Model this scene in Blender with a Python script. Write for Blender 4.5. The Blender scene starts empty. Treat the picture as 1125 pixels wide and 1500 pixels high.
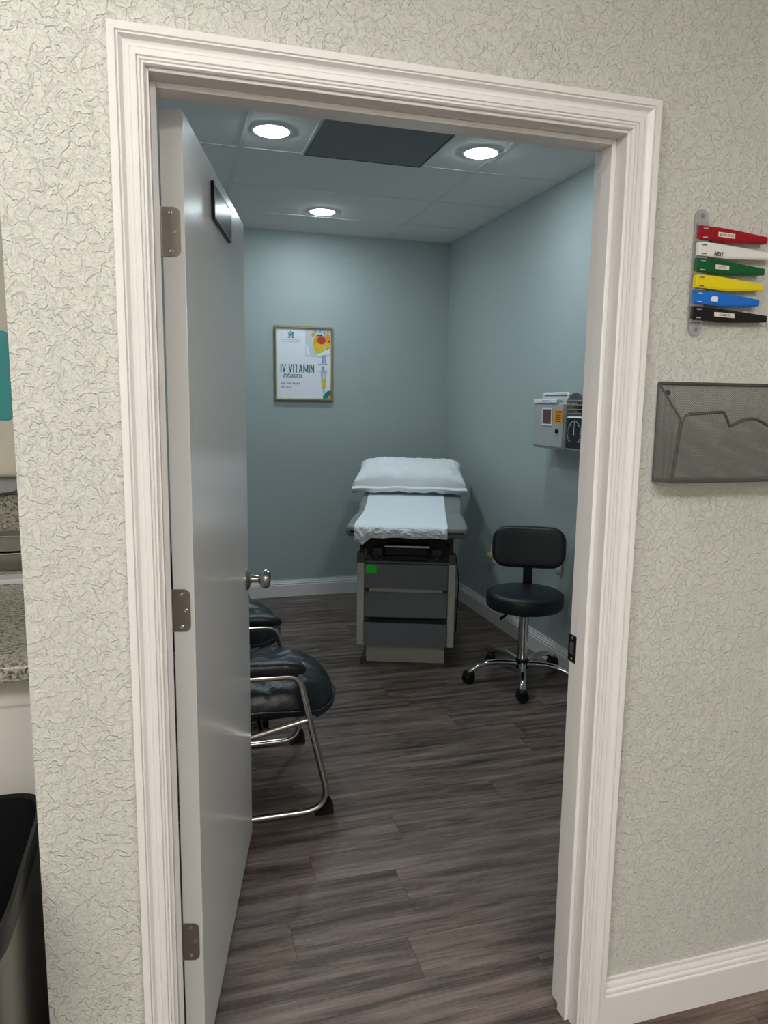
import bpy, bmesh, math, random
from mathutils import Vector, Matrix, Euler, noise
random.seed(7)
PI = math.pi
S = bpy.context.scene
C = S.collection
# ------------------------------------------------------------------ sizes of the place (metres)
W = 0.914            # clear door opening
H = 2.031            # opening height
YJ = 0.118           # wall / jamb depth
CW = 0.063           # casing width
RW, BW, LW, ZC = 2.129, 4.149, -0.18, 2.698     # room: right wall x, back wall y, left wall x, ceiling
WEND = -0.236        # free end of the hall wall
HANG = 0.2202        # door angle
# ------------------------------------------------------------------ materials
def mat(name, col, rough=0.5, metal=0.0, var=0.06, vscale=12, bump=0.0, bscale=60, spec=0.5, coat=0.0, emit=None, alpha=None, trans=0.0, bdist=0.001):
    m = bpy.data.materials.new(name); m.use_nodes = True
    nt = m.node_tree; b = nt.nodes['Principled BSDF']
    tc = nt.nodes.new('ShaderNodeTexCoord')
    n = nt.nodes.new('ShaderNodeTexNoise'); n.inputs['Scale'].default_value = vscale; n.inputs['Detail'].default_value = 4
    nt.links.new(tc.outputs['Object'], n.inputs['Vector'])
    r = nt.nodes.new('ShaderNodeMix'); r.data_type = 'RGBA'
    r.inputs[6].default_value = tuple(c*(1-var) for c in col)+(1,)
    r.inputs[7].default_value = tuple(min(1, c*(1+var)) for c in col)+(1,)
    nt.links.new(n.outputs['Fac'], r.inputs[0]); nt.links.new(r.outputs[2], b.inputs['Base Color'])
    b.inputs['Roughness'].default_value = rough; b.inputs['Metallic'].default_value = metal
    b.inputs['Specular IOR Level'].default_value = spec; b.inputs['Coat Weight'].default_value = coat
    b.inputs['Transmission Weight'].default_value = trans
    if bump:
        n2 = nt.nodes.new('ShaderNodeTexNoise'); n2.inputs['Scale'].default_value = bscale; n2.inputs['Detail'].default_value = 5
        nt.links.new(tc.outputs['Object'], n2.inputs['Vector'])
        bp = nt.nodes.new('ShaderNodeBump'); bp.inputs['Strength'].default_value = bump; bp.inputs['Distance'].default_value = bdist
        nt.links.new(n2.outputs['Fac'], bp.inputs['Height']); nt.links.new(bp.outputs['Normal'], b.inputs['Normal'])
    if emit:
        b.inputs['Emission Color'].default_value = tuple(emit[:3])+(1,); b.inputs['Emission Strength'].default_value = emit[3]
    if alpha is not None: b.inputs['Alpha'].default_value = alpha
    return m

def N(nt, t, **kw):
    n = nt.nodes.new(t)
    for k, v in kw.items(): setattr(n, k, v)
    return n
def M_(nt, op, a, b=None, c=None):
    n = nt.nodes.new('ShaderNodeMath'); n.operation = op
    for i, v in enumerate((a, b, c)):
        if v is None: continue
        if isinstance(v, (int, float)): n.inputs[i].default_value = v
        else: nt.links.new(v, n.inputs[i])
    return n.outputs[0]
def ramp(nt, fac, stops):
    r = nt.nodes.new('ShaderNodeValToRGB'); e = r.color_ramp.elements
    while len(e) < len(stops): e.new(0.5)
    for i, (p, c) in enumerate(stops):
        e[i].position = p; e[i].color = tuple(c)+(1,) if len(c) == 3 else c
    nt.links.new(fac, r.inputs[0]); return r.outputs[0]

def plaster(name, col, scale, dist, fine):
    """knock-down textured paint: flat islands with ridged borders"""
    m = bpy.data.materials.new(name); m.use_nodes = True
    nt = m.node_tree; b = nt.nodes['Principled BSDF']
    tc = N(nt, 'ShaderNodeTexCoord')
    n1 = N(nt, 'ShaderNodeTexNoise'); n1.inputs['Scale'].default_value = scale; n1.inputs['Detail'].default_value = 3.5
    n1.inputs['Roughness'].default_value = 0.55; n1.inputs['Distortion'].default_value = 0.5
    n2 = N(nt, 'ShaderNodeTexNoise'); n2.inputs['Scale'].default_value = scale*2.3; n2.inputs['Detail'].default_value = 2
    n2.inputs['Distortion'].default_value = 0.9
    n3 = N(nt, 'ShaderNodeTexNoise'); n3.inputs['Scale'].default_value = 2.0
    for n in (n1, n2, n3): nt.links.new(tc.outputs['Object'], n.inputs['Vector'])
    a = ramp(nt, n1.outputs['Fac'], [(0.455, (0, 0, 0)), (0.49, (.9, .9, .9)), (0.505, (1, 1, 1)), (0.56, (.72, .72, .72))])
    c = ramp(nt, n2.outputs['Fac'], [(0.48, (0, 0, 0)), (0.53, (1, 1, 1))])
    h = M_(nt, 'ADD', M_(nt, 'MULTIPLY', a, 1.0), M_(nt, 'MULTIPLY', c, fine))
    bp = N(nt, 'ShaderNodeBump'); bp.inputs['Strength'].default_value = 1.0; bp.inputs['Distance'].default_value = dist
    nt.links.new(h, bp.inputs['Height']); nt.links.new(bp.outputs['Normal'], b.inputs['Normal'])
    r = N(nt, 'ShaderNodeMix', data_type='RGBA')
    r.inputs[6].default_value = tuple(x*.965 for x in col)+(1,); r.inputs[7].default_value = tuple(x*1.03 for x in col)+(1,)
    nt.links.new(n3.outputs['Fac'], r.inputs[0]); nt.links.new(r.outputs[2], b.inputs['Base Color'])
    b.inputs['Roughness'].default_value = 0.42; b.inputs['Specular IOR Level'].default_value = 0.4
    return m

def plank_floor():
    m = bpy.data.materials.new('plank_floor'); m.use_nodes = True
    nt = m.node_tree; b = nt.nodes['Principled BSDF']
    tc = N(nt, 'ShaderNodeTexCoord'); sp = N(nt, 'ShaderNodeSeparateXYZ'); nt.links.new(tc.outputs['Object'], sp.inputs[0])
    X, Y = sp.outputs[0], sp.outputs[1]
    v = M_(nt, 'DIVIDE', M_(nt, 'SUBTRACT', Y, 0.407), 0.1524)
    row = M_(nt, 'FLOOR', v)
    wn = N(nt, 'ShaderNodeTexWhiteNoise', noise_dimensions='1D'); nt.links.new(row, wn.inputs['W'])
    u = M_(nt, 'ADD', M_(nt, 'DIVIDE', X, 1.22), M_(nt, 'MULTIPLY', wn.outputs['Value'], 3.0))
    col = M_(nt, 'FLOOR', u)
    pid = M_(nt, 'ADD', M_(nt, 'MULTIPLY', row, 7.31), M_(nt, 'MULTIPLY', col, 3.77))
    w2 = N(nt, 'ShaderNodeTexWhiteNoise', noise_dimensions='1D'); nt.links.new(pid, w2.inputs['W'])
    cb = N(nt, 'ShaderNodeCombineXYZ')
    nt.links.new(M_(nt, 'ADD', M_(nt, 'MULTIPLY', X, 2.3), M_(nt, 'MULTIPLY', w2.outputs['Value'], 40)), cb.inputs[0])
    nt.links.new(M_(nt, 'MULTIPLY', Y, 24), cb.inputs[1]); nt.links.new(M_(nt, 'MULTIPLY', w2.outputs['Value'], 9), cb.inputs[2])
    g1 = N(nt, 'ShaderNodeTexNoise'); g1.inputs['Scale'].default_value = 1.0; g1.inputs['Detail'].default_value = 5; g1.inputs['Roughness'].default_value = .62; g1.inputs['Distortion'].default_value = 0.5
    nt.links.new(cb.outputs[0], g1.inputs['Vector'])
    cb2 = N(nt, 'ShaderNodeCombineXYZ')
    nt.links.new(M_(nt, 'ADD', M_(nt, 'MULTIPLY', X, 7), M_(nt, 'MULTIPLY', w2.outputs['Value'], 13)), cb2.inputs[0])
    nt.links.new(M_(nt, 'MULTIPLY', Y, 230), cb2.inputs[1])
    g2 = N(nt, 'ShaderNodeTexNoise'); g2.inputs['Scale'].default_value = 1.0; g2.inputs['Detail'].default_value = 3
    nt.links.new(cb2.outputs[0], g2.inputs['Vector'])
    f = M_(nt, 'ADD', M_(nt, 'MULTIPLY', g1.outputs['Fac'], 0.78), M_(nt, 'MULTIPLY', g2.outputs['Fac'], 0.36))
    f = M_(nt, 'ADD', f, M_(nt, 'MULTIPLY', M_(nt, 'SUBTRACT', w2.outputs['Value'], .5), 0.07))
    c = ramp(nt, f, [(0.38, (.028, .018, .0145)), (0.48, (.070, .047, .038)), (0.57, (.135, .096, .079)), (0.67, (.200, .150, .128)), (0.78, (.28, .225, .20))])
    fv = M_(nt, 'FRACT', v); fu = M_(nt, 'FRACT', u)
    ev = M_(nt, 'MINIMUM', fv, M_(nt, 'SUBTRACT', 1, fv)); eu = M_(nt, 'MINIMUM', fu, M_(nt, 'SUBTRACT', 1, fu))
    seam = M_(nt, 'MAXIMUM', M_(nt, 'LESS_THAN', M_(nt, 'MULTIPLY', ev, .1524), .0007), M_(nt, 'LESS_THAN', M_(nt, 'MULTIPLY', eu, 1.22), .0009))
    mx = N(nt, 'ShaderNodeMix', data_type='RGBA'); nt.links.new(M_(nt, 'MULTIPLY', seam, .65), mx.inputs[0]); nt.links.new(c, mx.inputs[6])
    mx.inputs[7].default_value = (.02, .017, .015, 1)
    nt.links.new(mx.outputs[2], b.inputs['Base Color'])
    nt.links.new(M_(nt, 'ADD', .33, M_(nt, 'MULTIPLY', g2.outputs['Fac'], .2)), b.inputs['Roughness'])
    b.inputs['Specular IOR Level'].default_value = .42
    bp = N(nt, 'ShaderNodeBump'); bp.inputs['Strength'].default_value = .35; bp.inputs['Distance'].default_value = .0012
    nt.links.new(M_(nt, 'SUBTRACT', g2.outputs['Fac'], M_(nt, 'MULTIPLY', seam, .8)), bp.inputs['Height']); nt.links.new(bp.outputs['Normal'], b.inputs['Normal'])
    return m

def ceiling_mat():
    m = mat('ceiling_tile', (.80, .775, .755), .9, var=.03, vscale=40, bump=.5, bscale=260, spec=.2)
    return m

def mesh_mat(name, pitch):
    """expanded-metal sheet: diagonal wires with open cells"""
    m = mat(name, (.30, .30, .29), .42, .6, var=.08)
    nt = m.node_tree; b = nt.nodes['Principled BSDF']
    tc = N(nt, 'ShaderNodeTexCoord'); sp = N(nt, 'ShaderNodeSeparateXYZ'); nt.links.new(tc.outputs['UV'], sp.inputs[0])
    a = M_(nt, 'FRACT', M_(nt, 'DIVIDE', M_(nt, 'ADD', sp.outputs[0], sp.outputs[1]), pitch))
    c = M_(nt, 'FRACT', M_(nt, 'DIVIDE', M_(nt, 'SUBTRACT', sp.outputs[0], sp.outputs[1]), pitch))
    k = M_(nt, 'MAXIMUM', M_(nt, 'LESS_THAN', a, .36), M_(nt, 'LESS_THAN', c, .36))
    nt.links.new(k, b.inputs['Alpha'])
    return m

def granite():
    m = mat('granite', (.5, .47, .4), .18, var=.1)
    nt = m.node_tree; b = nt.nodes['Principled BSDF']
    tc = N(nt, 'ShaderNodeTexCoord')
    n = N(nt, 'ShaderNodeTexNoise'); n.inputs['Scale'].default_value = 95; n.inputs['Detail'].default_value = 4; n.inputs['Distortion'].default_value = 1
    nt.links.new(tc.outputs['Object'], n.inputs['Vector'])
    c = ramp(nt, n.outputs['Fac'], [(.30, (.03, .028, .025)), (.40, (.17, .155, .125)), (.50, (.40, .37, .30)), (.68, (.55, .52, .44))])
    nt.links.new(c, b.inputs['Base Color'])
    return m

MT = {}
def setup():
    d = MT
    d['wall_hall'] = plaster('paint_knockdown', (.65, .645, .595), 44, .0016, .4)
    d['wall_room'] = plaster('paint_orange_peel', (.43, .485, .485), 60, .0008, .5)
    d['floor'] = plank_floor()
    d['trim'] = mat('trim_gloss_white', (.84, .815, .80), .30, var=.012)
    d['trim_room'] = mat('baseboard_white', (.80, .79, .78), .35, var=.015)
    d['door'] = mat('door_paint', (.86, .855, .85), .24, var=.02, bump=.05, bscale=30)
    d['tile'] = ceiling_mat()
    d['grid'] = mat('ceiling_grid', (.70, .69, .68), .5, var=.02)
    d['vent'] = mat('vent_dark', (.21, .215, .225), .7, var=.15, vscale=60, bump=.4, bscale=300)
    d['nickel'] = mat('satin_nickel', (.42, .38, .33), .36, 1.0, var=.05)
    d['knob'] = mat('knob_nickel', (.50, .47, .44), .2, 1.0, var=.04)
    d['chrome'] = mat('chrome', (.72, .72, .72), .09, 1.0, var=.02)
    d['chrome_soft'] = mat('chrome_soft', (.60, .58, .55), .16, 1.0, var=.03)
    d['black'] = mat('black_plastic', (.007, .007, .008), .45, var=.2, spec=.3)
    d['leather'] = mat('black_leather', (.009, .012, .017), .36, var=.25, bump=.7, bscale=26, bdist=.006)
    d['vinyl'] = mat('charcoal_vinyl', (.008, .012, .017), .44, var=.12, bump=.15, bscale=300)
    d['greyvinyl'] = mat('grey_vinyl', (.21, .22, .22), .45, var=.08, bump=.2, bscale=180)
    d['drawer'] = mat('slate_laminate', (.165, .175, .195), .45, var=.03)
    d['beige'] = mat('putty_steel', (.52, .51, .47), .45, var=.03)
    d['cap'] = mat('brown_cap', (.12, .105, .09), .4, .5, var=.05)
    d['darksteel'] = mat('dark_steel', (.05, .052, .055), .45, .3)
    d['cavity'] = mat('black_steel_gap_shade', (.008, .008, .009), .55)
    d['silver'] = mat('silver_bar', (.5, .5, .5), .35, 1.0)
    d['paper'] = mat('exam_paper_white', (.80, .83, .86), .75, var=.02, bump=.3, bscale=50)
    d['pillow'] = mat('pillow_cotton', (.84, .86, .88), .8, var=.02, bump=.35, bscale=34, bdist=.002)
    d['green'] = mat('neon_green', (.01, .85, .03), .6, var=.05)
    d['gold'] = mat('brass_frame', (.44, .36, .19), .35, .65, var=.06)
    d['goldside'] = d['gold']
    d['white'] = mat('print_white', (.86, .86, .94), .35, var=.01)
    d['teal'] = mat('print_teal', (.01, .23, .20), .4)
    d['ink'] = mat('print_ink', (.02, .03, .05), .4)
    d['brownink'] = mat('print_brown', (.28, .15, .09), .4)
    d['greyink'] = mat('print_grey', (.42, .44, .50), .4)
    d['orange'] = mat('print_orange', (.86, .38, .02), .4, var=.3, vscale=80)
    d['yellow'] = mat('print_yellow', (.86, .55, .03), .4, var=.25, vscale=80)
    d['red'] = mat('print_red', (.55, .05, .03), .4, var=.25, vscale=80)
    d['bag'] = mat('print_bag', (.62, .67, .72), .4)
    d['bluegrey'] = mat('print_bluegrey', (.25, .38, .47), .4)
    d['peach'] = mat('print_peach', (.75, .36, .2), .4)
    d['lightgrey'] = mat('cabinet_grey_enamel', (.42, .42, .42), .4, var=.03)
    d['cleanwhite'] = mat('white_plastic', (.78, .79, .80), .3, var=.02)
    d['redwin'] = mat('red_plastic', (.12, .035, .04), .15, var=.2, coat=.5)
    d['orangesticker'] = mat('orange_sticker', (.80, .30, .01), .5)
    d['dial'] = mat('dial_black', (.012, .014, .018), .25)
    d['clear'] = mat('clear_acrylic', (.52, .52, .54), .12, var=.02, alpha=.45)
    for n, c in dict(f_red=(.33, .006, .012), f_white=(.80, .79, .76), f_green=(.004, .10, .025), f_yellow=(.80, .66, .01), f_blue=(.01, .16, .62), f_black=(.006, .006, .007)).items():
        d[n] = mat('flag'+n[1:], c, .28, var=.04)
    d['label'] = mat('label_tape', (.78, .72, .60), .5, var=.02)
    d['wire'] = mat('grey_wire', (.13, .13, .125), .38, .6, var=.06)
    d['mesh'] = mesh_mat('mesh_sheet', .0050)
    d['granite'] = granite()
    d['steel'] = mat('brushed_steel', (.30, .28, .25), .3, 1.0, var=.15, vscale=30)
    d['cansteel'] = mat('can_steel', (.23, .22, .195), .33, .9, var=.08, vscale=5)
    d['disp_white'] = mat('dispenser_cream', (.80, .76, .64), .35, var=.02)
    d['disp_teal'] = mat('dispenser_teal', (.04, .43, .45), .2, var=.06)
    d['cab'] = mat('cabinet_white', (.72, .68, .63), .4, var=.02)
    d['towel'] = mat('paper_towel', (.42, .43, .43), .85, var=.05, bump=.4, bscale=200)
    d['plugyellow'] = mat('yellow_plastic', (.70, .58, .12), .4)
    d['lamp_cool'] = mat('lamp_lens', (.9, .9, .9), .4, emit=(.80, .945, 1.0, 48))
    d['lamp_warm'] = mat('hall_lamp_lens', (.9, .9, .9), .4, emit=(1.0, .965, .91, 52))
    d['lamp_panel'] = mat('hall_panel_lens', (.9, .9, .9), .4, emit=(1.0, .965, .915, 7.6))
setup()

# ------------------------------------------------------------------ mesh helpers
def bm_new(): return bmesh.new()
def box(bm, x0, x1, y0, y1, z0, z1, bev=0, seg=2):
    t = bmesh.new()
    v = [t.verts.new(p) for p in ((x0,y0,z0),(x1,y0,z0),(x1,y1,z0),(x0,y1,z0),(x0,y0,z1),(x1,y0,z1),(x1,y1,z1),(x0,y1,z1))]
    for f in ((0,3,2,1),(4,5,6,7),(0,1,5,4),(1,2,6,5),(2,3,7,6),(3,0,4,7)): t.faces.new([v[i] for i in f])
    if bev: bmesh.ops.bevel(t, geom=t.edges[:], offset=bev, segments=seg, profile=.5, affect='EDGES')
    t.normal_update()
    for f in t.faces: f.smooth = (max(abs(c) for c in f.normal) > .9999)      # inverted: marked faces stay flat
    merge(bm, t)
def merge(bm, t, mtx=None):
    if mtx is not None: t.transform(mtx)
    me = bpy.data.meshes.new('tmp'); t.to_mesh(me); t.free(); bm.from_mesh(me); bpy.data.meshes.remove(me)
def fillet(pts, r, n=6):
    pts = [Vector(p) for p in pts]; out = [pts[0]]
    for i in range(1, len(pts)-1):
        a, b, c = pts[i-1], pts[i], pts[i+1]
        rr = r[i-1] if isinstance(r, (list, tuple)) else r
        u = (a-b); w = (c-b); lu, lw = u.length, w.length; u.normalize(); w.normalize()
        ang = u.angle(w); d = min(rr/math.tan(ang/2), lu*.48, lw*.48)
        p0, p2 = b+u*d, b+w*d
        for k in range(n+1):
            t = k/n; out.append(p0*(1-t)**2 + b*2*t*(1-t) + p2*t*t)
    out.append(pts[-1]); return out
def tube(bm, pts, r, n=14, flat=1.0, closed=False):
    pts = [Vector(p) for p in pts]; rings = []; L = len(pts); prev = None
    for i, p in enumerate(pts):
        if closed: t = pts[(i+1) % L]-pts[i-1]
        else: t = pts[min(i+1, L-1)]-pts[max(i-1, 0)]
        t.normalize()
        if prev is None:
            a = Vector((0,0,1)) if abs(t.z) < .9 else Vector((1,0,0))
            nn = (a - t*a.dot(t)).normalized()
        else: nn = (prev - t*prev.dot(t)).normalized()
        prev = nn; bb = t.cross(nn)
        rr = r[i] if isinstance(r, (list, tuple)) else r
        rings.append([bm.verts.new(p + nn*math.cos(2*PI*k/n)*rr*flat + bb*math.sin(2*PI*k/n)*rr) for k in range(n)])
    for i in range(L if closed else L-1):
        A, B = rings[i], rings[(i+1) % L]
        for k in range(n): bm.faces.new((A[k], A[(k+1) % n], B[(k+1) % n], B[k]))
    if not closed:
        bm.faces.new(rings[0][::-1]); bm.faces.new(rings[-1])
def lathe(bm, prof, n=40, mtx=None):
    t = bmesh.new(); rings = []
    for r, z in prof:
        if r < 1e-5: rings.append([t.verts.new((0,0,z))])
        else: rings.append([t.verts.new((r*math.cos(2*PI*k/n), r*math.sin(2*PI*k/n), z)) for k in range(n)])
    for A, B in zip(rings, rings[1:]):
        for k in range(n):
            k2 = (k+1) % n
            if len(A) == 1 and len(B) == 1: continue
            if len(A) == 1: t.faces.new((A[0], B[k2], B[k]))
            elif len(B) == 1: t.faces.new((A[k], A[k2], B[0]))
            else: t.faces.new((A[k], A[k2], B[k2], B[k]))
    bmesh.ops.recalc_face_normals(t, faces=t.faces[:])
    merge(bm, t, mtx)
def prism(bm, pts, a0, a1, plane='xz', bev=0):
    """outline extruded between a0 and a1 along the axis normal to plane"""
    t = bmesh.new()
    def P(p, a): return (p[0], a, p[1]) if plane == 'xz' else ((a, p[0], p[1]) if plane == 'yz' else (p[0], p[1], a))
    A = [t.verts.new(P(p, a0)) for p in pts]; B = [t.verts.new(P(p, a1)) for p in pts]
    n = len(pts)
    t.faces.new(A); t.faces.new(B[::-1])
    for i in range(n): t.faces.new((A[i], B[i], B[(i+1) % n], A[(i+1) % n]))
    bmesh.ops.recalc_face_normals(t, faces=t.faces[:])
    if bev: bmesh.ops.bevel(t, geom=t.edges[:], offset=bev, segments=2, affect='EDGES')
    t.normal_update(); ax = {'xz': 1, 'yz': 0}.get(plane, 2)
    for f in t.faces: f.smooth = (abs(f.normal[ax]) > .9999)
    merge(bm, t)
def rrect(x0, x1, z0, z1, r, n=6):
    o = []
    for cx, cz, a in ((x1-r, z1-r, 0), (x0+r, z1-r, 90), (x0+r, z0+r, 180), (x1-r, z0+r, 270)):
        for k in range(n+1):
            t = math.radians(a+90*k/n); o.append((cx+r*math.cos(t), cz+r*math.sin(t)))
    return o
def ell(cx, cz, rx, rz, n=24, a0=0, a1=2*PI): return [(cx+rx*math.cos(a0+(a1-a0)*k/n), cz+rz*math.sin(a0+(a1-a0)*k/n)) for k in range(n)]
def obj(name, bm, m, parent=None, angle=35, bevel=0):
    bmesh.ops.remove_doubles(bm, verts=bm.verts[:], dist=1e-6)
    me = bpy.data.meshes.new(name); bm.to_mesh(me); bm.free()
    me.materials.append(MT[m] if isinstance(m, str) else m)
    keep = [not p.use_smooth for p in me.polygons]
    for p in me.polygons: p.use_smooth = True
    me.set_sharp_from_angle(angle=math.radians(angle))
    me.polygons.foreach_set('use_smooth', keep)
    o = bpy.data.objects.new(name, me); C.objects.link(o)
    if parent is not None: o.parent = parent
    if bevel:
        b = o.modifiers.new('bevel', 'BEVEL'); b.width = bevel; b.segments = 2; b.limit_method = 'ANGLE'
    return o
def tag(o, label, cat, group=None, kind=None):
    o['label'] = label; o['category'] = cat
    if group: o['group'] = group
    if kind: o['kind'] = kind
    return o
def thing(name, label, cat, loc=(0,0,0), rz=0, group=None):
    o = bpy.data.objects.new(name, None); C.objects.link(o); o.location = loc; o.rotation_euler = (0,0,rz); o.empty_display_size = .05
    return tag(o, label, cat, group)
def struct(name, bm, m, label=None, parent=None, angle=35):
    o = obj(name, bm, m, parent, angle); o['kind'] = 'structure'
    if label: o['label'] = label; 
    return o
def dup(root, loc, rz, label):
    r = root.copy(); C.objects.link(r); r.location = loc; r.rotation_euler = (0,0,rz); r['label'] = label
    for ch in list(root.children):
        c = ch.copy(); C.objects.link(c); c.parent = r
        for g in ch.children:
            d = g.copy(); C.objects.link(d); d.parent = c
    return r
def text(bm, s, size, mtx, sx=1.0, shear=0.0, depth=.0002, bold=0.0, align='LEFT', spacing=1.0):
    cu = bpy.data.curves.new('t', 'FONT'); cu.body = s; cu.size = size; cu.extrude = depth; cu.shear = shear; cu.offset = bold
    cu.align_x = align; cu.space_character = spacing; cu.resolution_u = 3
    o = bpy.data.objects.new('t', cu); C.objects.link(o)
    bpy.context.view_layer.update()
    dg = bpy.context.evaluated_depsgraph_get()
    me = bpy.data.meshes.new_from_object(o.evaluated_get(dg))
    t = bmesh.new(); t.from_mesh(me); bpy.data.objects.remove(o); bpy.data.curves.remove(cu); bpy.data.meshes.remove(me)
    merge(bm, t, mtx @ Matrix.Diagonal((sx, 1, 1, 1)))
def face_mtx(x, y, z, right=(1,0,0), up=(0,0,1)):
    r = Vector(right).normalized(); u = Vector(up).normalized(); n = r.cross(u)
    m = Matrix((r, u, n)).transposed().to_4x4(); m.translation = (x, y, z); return m
def rotx_to(v):
    """matrix turning +Z onto v"""
    return Vector((0,0,1)).rotation_difference(Vector(v)).to_matrix().to_4x4()

# ================================================================== THE SETTING
HX0, HX1, HY0, HZ = -2.3, 3.4, -3.0, 2.74
bm = bm_new(); box(bm, HX0-.1, HX1+.1, HY0-.1, BW+.1, -.05, 0); struct('floor', bm, 'floor', 'dark grey-brown wood plank floor')
# hall wall with the door opening (three boxes, one wall)
bm = bm_new(); J = .019
box(bm, WEND, -J, 0, YJ, 0, HZ); box(bm, W+J, HX1, 0, YJ, 0, HZ); box(bm, -J, W+J, 0, YJ, H+J, HZ)
struct('wall_front', bm, 'wall_hall', 'knockdown textured sage grey hall wall around the doorway')
bm = bm_new(); box(bm, WEND, LW, YJ+.0005, BW, 0, HZ); struct('wall_left', bm, 'wall_room')
bm = bm_new(); box(bm, LW-.2, RW+.1, BW, BW+.1, 0, HZ); struct('wall_back', bm, 'wall_room', 'grey exam room back wall with the framed poster')
bm = bm_new(); box(bm, RW, RW+.1, YJ+.0005, BW-.0005, 0, HZ); struct('wall_right', bm, 'wall_room', 'grey exam room right wall')
bm = bm_new(); box(bm, HX0, WEND-.0005, 1.52, 1.62, 0, HZ); struct('wall_alcove', bm, 'wall_hall')
bm = bm_new(); box(bm, HX0-.1, HX0, HY0, 1.62, 0, HZ); struct('wall_hall_left', bm, 'wall_hall')
bm = bm_new(); box(bm, HX1, HX1+.1, HY0, YJ, 0, HZ); struct('wall_hall_right', bm, 'wall_hall')
bm = bm_new(); box(bm, HX0-.1, HX1+.1, HY0-.1, HY0, 0, HZ); struct('wall_rear', bm, 'wall_hall')
bm = bm_new(); box(bm, HX0-.1, HX1+.1, HY0-.1, 1.62, HZ, HZ+.05); struct('ceiling_hall', bm, 'tile')
# exam-room ceiling: tiles and T-bar grid
bm = bm_new(); box(bm, LW, RW, YJ, BW, ZC, ZC+.03)
ceil = struct('ceiling', bm, 'tile', 'suspended ceiling of dim white tiles')
bm = bm_new(); g = .012
for x in (.39, 1.61): box(bm, x-g, x+g, YJ, BW, ZC-.0025, ZC)
for k in range(7):
    y = .612+.614*k
    if y < BW: box(bm, LW, RW, y-g, y+g, ZC-.0026, ZC)
for x in (.70, 1.305): box(bm, x-g, x+g, 1.84, 2.454, ZC-.0025, ZC)
for a in ((LW, RW, BW-.02, BW), (LW, RW, YJ, YJ+.02), (LW, LW+.02, YJ, BW), (RW-.02, RW, YJ, BW)): box(bm, *a, ZC-.003, ZC)
obj('ceiling_grid', bm, 'grid', ceil)
# baseboards (profile: out from wall, height)
BP = [(0,0), (.016,0), (.016,.088), (.0145,.091), (.0125,.0925), (.0125,.096), (.0145,.099), (.0135,.104), (.0105,.107), (.0105,.111), (.0095,.116), (.006,.122), (.006,.1303), (0,.1303)]
def baseboard(name, p0, p1, nrm, m):
    bm = bm_new(); n = Vector(nrm); A = []; B = []
    for d, z in BP:
        A.append(bm.verts.new(Vector(p0)+n*d+Vector((0,0,z)))); B.append(bm.verts.new(Vector(p1)+n*d+Vector((0,0,z))))
    k = len(BP)
    for i in range(k): bm.faces.new((A[i], A[(i+1) % k], B[(i+1) % k], B[i]))
    bm.faces.new(A[::-1]); bm.faces.new(B)
    bmesh.ops.recalc_face_normals(bm, faces=bm.faces[:])
    return struct(name, bm, m, angle=25)
baseboard('baseboard_front', (W+CW+.0015, -.0003, 0), (HX1, -.0003, 0), (0,-1,0), 'trim')
baseboard('baseboard_back', (LW, BW-.0003, 0), (RW, BW-.0003, 0), (0,-1,0), 'trim_room')
baseboard('baseboard_right', (RW-.0003, YJ, 0), (RW-.0003, BW-.0165, 0), (-1,0,0), 'trim_room')
baseboard('baseboard_left', (LW+.0003, YJ, 0), (LW+.0003, BW-.0165, 0), (1,0,0), 'trim_room')
# door casing, mitred, hall side (profile: distance from opening edge, thickness)
CP = [(.006,0), (.006,.0065), (.0085,.0095), (.0115,.0098), (.0125,.0065), (.0140,.0100), (.0172,.0108), (.0182,.0070), (.0198,.0110), (.0290,.0122), (.0298,.0085), (.0315,.0100), (.0350,.0103), (.0400,.0120), (.0435,.0150), (.0460,.0176), (.0483,.0180), (.0493,.0135), (.0512,.0180), (.0630,.0184), (.0630,0)]
bm = bm_new(); cols = []
for d, t in CP:
    cols.append([bm.verts.new(p) for p in ((-d, -t, 0), (-d, -t, H+d), (W+d, -t, H+d), (W+d, -t, 0))])
for A, B in zip(cols, cols[1:]):
    for i in range(3): bm.faces.new((A[i], A[i+1], B[i+1], B[i]))
bmesh.ops.recalc_face_normals(bm, faces=bm.faces[:])
struct('trim_1', bm, 'trim', 'white moulded casing around the doorway', angle=20)
# jamb and stop
bm = bm_new(); e = .001
box(bm, -J+e, 0, -.0005, YJ, 0, H+J-e, .0015); box(bm, W, W+J-e, -.0005, YJ, 0, H+J-e, .0015); box(bm, 0, W, -.0005, YJ, H, H+J-e, .0015)
S0, S1, SP = .036, .073, .011
box(bm, 0, SP, S0, S1, 0, H, .002); box(bm, W-SP, W, S0, S1, 0, H, .002); box(bm, SP, W-SP, S0, S1, H-SP, H, .002)
jamb = struct('trim_2', bm, 'trim', 'white door jamb with stop')
bm = bm_new(); prism(bm, rrect(.088, .121, .893, .958, .003, 3), W-.0022, W-.0002, 'yz')
sp_ = obj('strike_plate', bm, 'black', jamb)
bm = bm_new(); box(bm, W-.003, W-.0022, .097, .112, .912, .940, .0008); obj('strike_lip', bm, 'nickel', sp_)
bm = bm_new()
for z in (.900, .951): lathe(bm, [(0,0), (.0035,0), (.003,.001), (0,.0012)], 12, Matrix.Translation((W-.0022, .104, z)) @ rotx_to((-1,0,0)))
obj('screw', bm, 'silver', sp_)

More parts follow.
